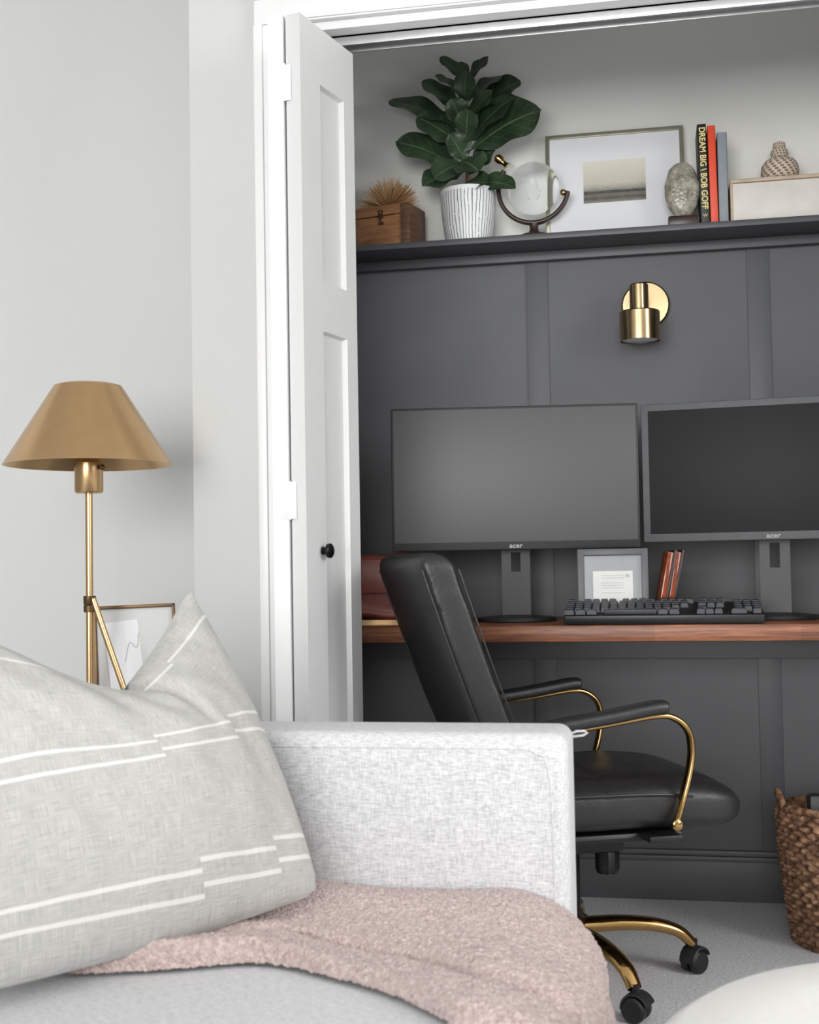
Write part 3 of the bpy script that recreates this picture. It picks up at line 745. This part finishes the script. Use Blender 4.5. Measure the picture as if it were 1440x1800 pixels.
tube('sketch_line', [(.065, -.0015, .20), (.075, -.0015, .24), (.09, -.0015, .23), (.095, -.0015, .26)], .0008, M['greyprint'], ar, seg=6)
ar.rotation_euler = (0, math.radians(-1.5), math.radians(12))

# ------------------------------------------------------------------ sofa
sf = empty('sofa', 'light heather grey upholstered sofa with square arms', 'sofa', (0, 0, 0))
XF = -.128
for y0, y1 in ((1.84, 1.985), (.06, .20)):
    boxes('sofa_arm', [(-1.10, XF, y0, y1, .10, .648)], M['sofa'], .022, sf, seg=6)
tube('piping', [(-1.05, 1.8410, .626), (-.5, 1.8410, .626), (-.22, 1.8410, .626), (-.176, 1.8410, .620), (-.158, 1.8410, .600), (-.152, 1.8410, .5), (-.151, 1.8410, .16)], .0020, M['sofa'], sf, seg=8)
tube('piping', [(-1.05, 1.984, .626), (-.18, 1.984, .624), (-.152, 1.984, .59), (-.151, 1.984, .16)], .0020, M['sofa'], sf, seg=8)
boxes('seat_cushion', [(-1.0, -.165, 1.025, 1.838, .27, .400)], M['sofa'], .045, sf, seg=6)
boxes('seat_cushion', [(-1.0, -.165, .202, 1.02, .27, .400)], M['sofa'], .045, sf, seg=6)
boxes('sofa_base', [(-1.08, -.145, .18, 1.86, .10, .272)], M['sofa'], .015, sf)
boxes('sofa_back', [(-1.14, -.96, .10, 1.95, .10, .69)], M['sofa'], .04, sf, seg=6)
for x in (-1.05, -.19):
    for y in (.13, 1.91):
        lathe('leg', [(0, 0), (.015, 0), (.022, .101), (0, .101)], M['darkwood'], sf, (x, y, 0), seg=20)

# pillow
def lerp(a, b, t): return a + (b - a) * t
BL, BR, TR, TL = Vector((-.765, 1.300, .425)), Vector((-.468, 1.715, .443)), Vector((-.698, 1.83, .862)), Vector((-.960, 1.42, .850))
e1 = (BR - BL).normalized(); e2 = (TL - BL).normalized(); nn = e1.cross(e2).normalized()
PC = (BL + BR + TR + TL) / 4
vs, fs, uv = [], [], []
N = 110
UC = .62
def pil(u, v, s):
    a, b = 2 * u - 1, 2 * v - 1
    pu = .022 if a < 0 else -.034
    uu = u - pu * a * (1 - b * b)
    pv = .012 if b > 0 else -.018
    v2 = v - pv * b * (1 - a * a)
    p = lerp(lerp(BL, BR, uu), lerp(TL, TR, uu), v2)
    th = .088 * (max(0, 1 - abs(a) ** 2.6) ** .62) * (max(0, 1 - abs(b) ** 2.4) ** .62)
    if u < UC: g = math.exp(-((u - UC) / .34) ** 2)
    else:
        q = (u - UC) / (1 - UC)
        g = 1 - q * q / .16 if q <= .08 else 1 - q + .04
        g = max(0, g) if q < 1 else 0
        g = g * (1 - q ** 6 * .9)
    dz = .145 * g * max(0, v - .30) ** 1.5 / .585
    th *= 1 + .20 * g * math.sin(min(1, v) * pi)
    cr = .018 * math.exp(-((u - UC - .02 - (1 - v) * .22) / .022) ** 2) * max(0, v - .50) / .5
    wr = .009 * noise.noise(Vector((u * 4, v * 4, s * 3))) + .006 * noise.noise(Vector((u * 12 + v * 5, v * 5, s)))
    w = min(1, 8 * min(u, 1 - u, v, 1 - v))
    c = max(0, (u - .95) / .05) * max(0, (.05 - v) / .05)
    return p - e2 * dz + nn * (s * (th + wr * w) - cr * (2 if s > 0 else -.5)) + (e2 - e1) * (.006 * c)
for s in (1, -1):
    b0 = len(vs)
    for i in range(N + 1):
        for j in range(N + 1):
            u, v = i / N, j / N
            vs.append(pil(u, v, s) - PC); uv.append((u, v))
    for i in range(N):
        for j in range(N):
            q = (b0 + i * (N + 1) + j, b0 + (i + 1) * (N + 1) + j, b0 + (i + 1) * (N + 1) + j + 1, b0 + i * (N + 1) + j + 1)
            fs.append(q if s > 0 else q[::-1])
pw = mesh('throw_pillow', vs, fs, M['pillow'], None, PC, uvs=uv, fixn=False, ang=180)
tag(pw, 'grey linen throw pillow with broken white stripes on the sofa', 'cushion')

# blanket
Np = [(-.71, 1.44), (-.60, 1.475), (-.49, 1.515), (-.39, 1.475), (-.30, 1.42), (-.22, 1.34)]
Fp = [(-.76, 1.50), (-.67, 1.66), (-.55, 1.825), (-.43, 1.834), (-.32, 1.834), (-.23, 1.834)]
SPN = smooth_path([(p[0], p[1], 0) for p in Np], 12); SPF = smooth_path([(p[0], p[1], 0) for p in Fp], 12)
def ev(sp, s):
    k = max(0, min(1, s)) * (len(sp) - 1); i = min(int(k), len(sp) - 2); return sp[i].lerp(sp[i + 1], k - i)
vs, fs = [], []
NU, NV = 440, 300
for i in range(NU + 1):
    u = i / NU
    for j in range(NV + 1):
        v = j / NV; us = u / .60
        a, b = ev(SPN, us), ev(SPF, us)
        p = a.lerp(b, v)
        edge = min(1, v / .05) ** .5 * min(1, u / .03) ** .5
        f = .5 + .5 * math.sin(v * 6.0 + u * 3.2 + 1.0)
        h = .006 + edge * (.014 + .012 * f * (1 - .5 * v) + .014 * noise.noise(Vector((u * 3.5, v * 3, 0))))
        h -= .012 * math.exp(-((v - .22 - .10 * math.sin(u * 4)) / .045) ** 2) * edge
        p.z = .400 + h
        if u > .60:
            k = (u - .60) / .40; RX = .150 + .033 * (1 - v); RZ = .125
            s_ = k * .46; arc_l = .215
            if s_ < arc_l:
                th = s_ / arc_l * pi / 2; dx = RX * math.sin(th); dz = RZ * (1 - math.cos(th))
            else: dx = RX; dz = RZ + (s_ - arc_l)
            dx += .012 * math.sin(v * 12 + 1) * k
            p.x += dx; p.z -= dz; p.y += (.03 * v - .13 * (1 - v)) * k
        q = Vector(p)
        d = .0024 * noise.noise(q * 180) + .0020 * noise.noise(q * 360)
        p.z += d; p.x += .8 * d
        vs.append(p)
for i in range(NU):
    for j in range(NV):
        fs.append((i * (NV + 1) + j, (i + 1) * (NV + 1) + j, (i + 1) * (NV + 1) + j + 1, i * (NV + 1) + j + 1))
bl = mesh('throw_blanket', vs, fs, M['blanket'], fixn=False, ang=180)
tag(bl, 'fluffy blush pink boucle throw draped over the sofa seat', 'blanket')

# ottoman
ot = lathe('ottoman', [(0, .0), (.29, .0), (.315, .03), (.328, .12), (.330, .30), (.328, .38), (.318, .412), (.295, .428), (.20, .436), (.0, .438)], M['ottoman'], None, (.306, 1.272, 0), seg=96, ang=60)
tag(ot, 'round off-white upholstered ottoman on the carpet', 'ottoman')

# ------------------------------------------------------------------ light
w = bpy.data.worlds.new('world'); bpy.context.scene.world = w; w.use_nodes = True
nt = w.node_tree; bgn = nt.nodes['Background']
tc = nt.nodes.new('ShaderNodeTexCoord'); sp = nt.nodes.new('ShaderNodeSeparateXYZ'); rp = nt.nodes.new('ShaderNodeValToRGB')
nt.links.new(tc.outputs['Generated'], sp.inputs[0]); nt.links.new(sp.outputs[2], rp.inputs[0]); nt.links.new(rp.outputs[0], bgn.inputs[0])
rp.color_ramp.elements[0].position = .0; rp.color_ramp.elements[0].color = (.38, .38, .39, 1)
rp.color_ramp.elements[1].position = .35; rp.color_ramp.elements[1].color = (1, 1, 1, 1)
bgn.inputs[1].default_value = .86
def area(name, loc, target, sx, sy, power, col=(1, 1, 1)):
    l = bpy.data.lights.new(name, 'AREA'); l.shape = 'RECTANGLE'; l.size = sx; l.size_y = sy; l.energy = power; l.color = col
    o = bpy.data.objects.new(name, l); C.objects.link(o); o.location = loc
    o.rotation_euler = (Vector(target) - Vector(loc)).to_track_quat('-Z', 'Y').to_euler(); return o
area('window_and_fill_light', (-.8, -4.2, 1.45), (-.1, 2.8, 1.2), 3.8, 2.3, 325, (1, .998, .99))
area('window_and_fill_light', (2.9, .8, 1.8), (-.1, 2.9, .5), 1.4, 1.4, 60, (1, .998, .99))  # weaker side fill added from the right to give shapes form

# ------------------------------------------------------------------ camera
th, ph, ro = [math.radians(v) for v in (10.95, 2.37, .99)]
f = Vector((-math.sin(th) * math.cos(ph), math.cos(th) * math.cos(ph), math.sin(ph)))
r0 = Vector((math.cos(th), math.sin(th), 0)); u0 = r0.cross(f)
r = r0 * math.cos(ro) - u0 * math.sin(ro); u = u0 * math.cos(ro) + r0 * math.sin(ro)
cam = bpy.data.cameras.new('camera'); co = bpy.data.objects.new('camera', cam); C.objects.link(co)
co.matrix_world = Matrix(((r.x, u.x, -f.x, 0), (r.y, u.y, -f.y, 0), (r.z, u.z, -f.z, .8995), (0, 0, 0, 1)))
cam.sensor_fit = 'VERTICAL'; cam.sensor_height = 36; cam.lens = 44.0; cam.clip_start = .05
cam.dof.use_dof = True; cam.dof.focus_distance = 3.0; cam.dof.aperture_fstop = 7
bpy.context.scene.camera = co
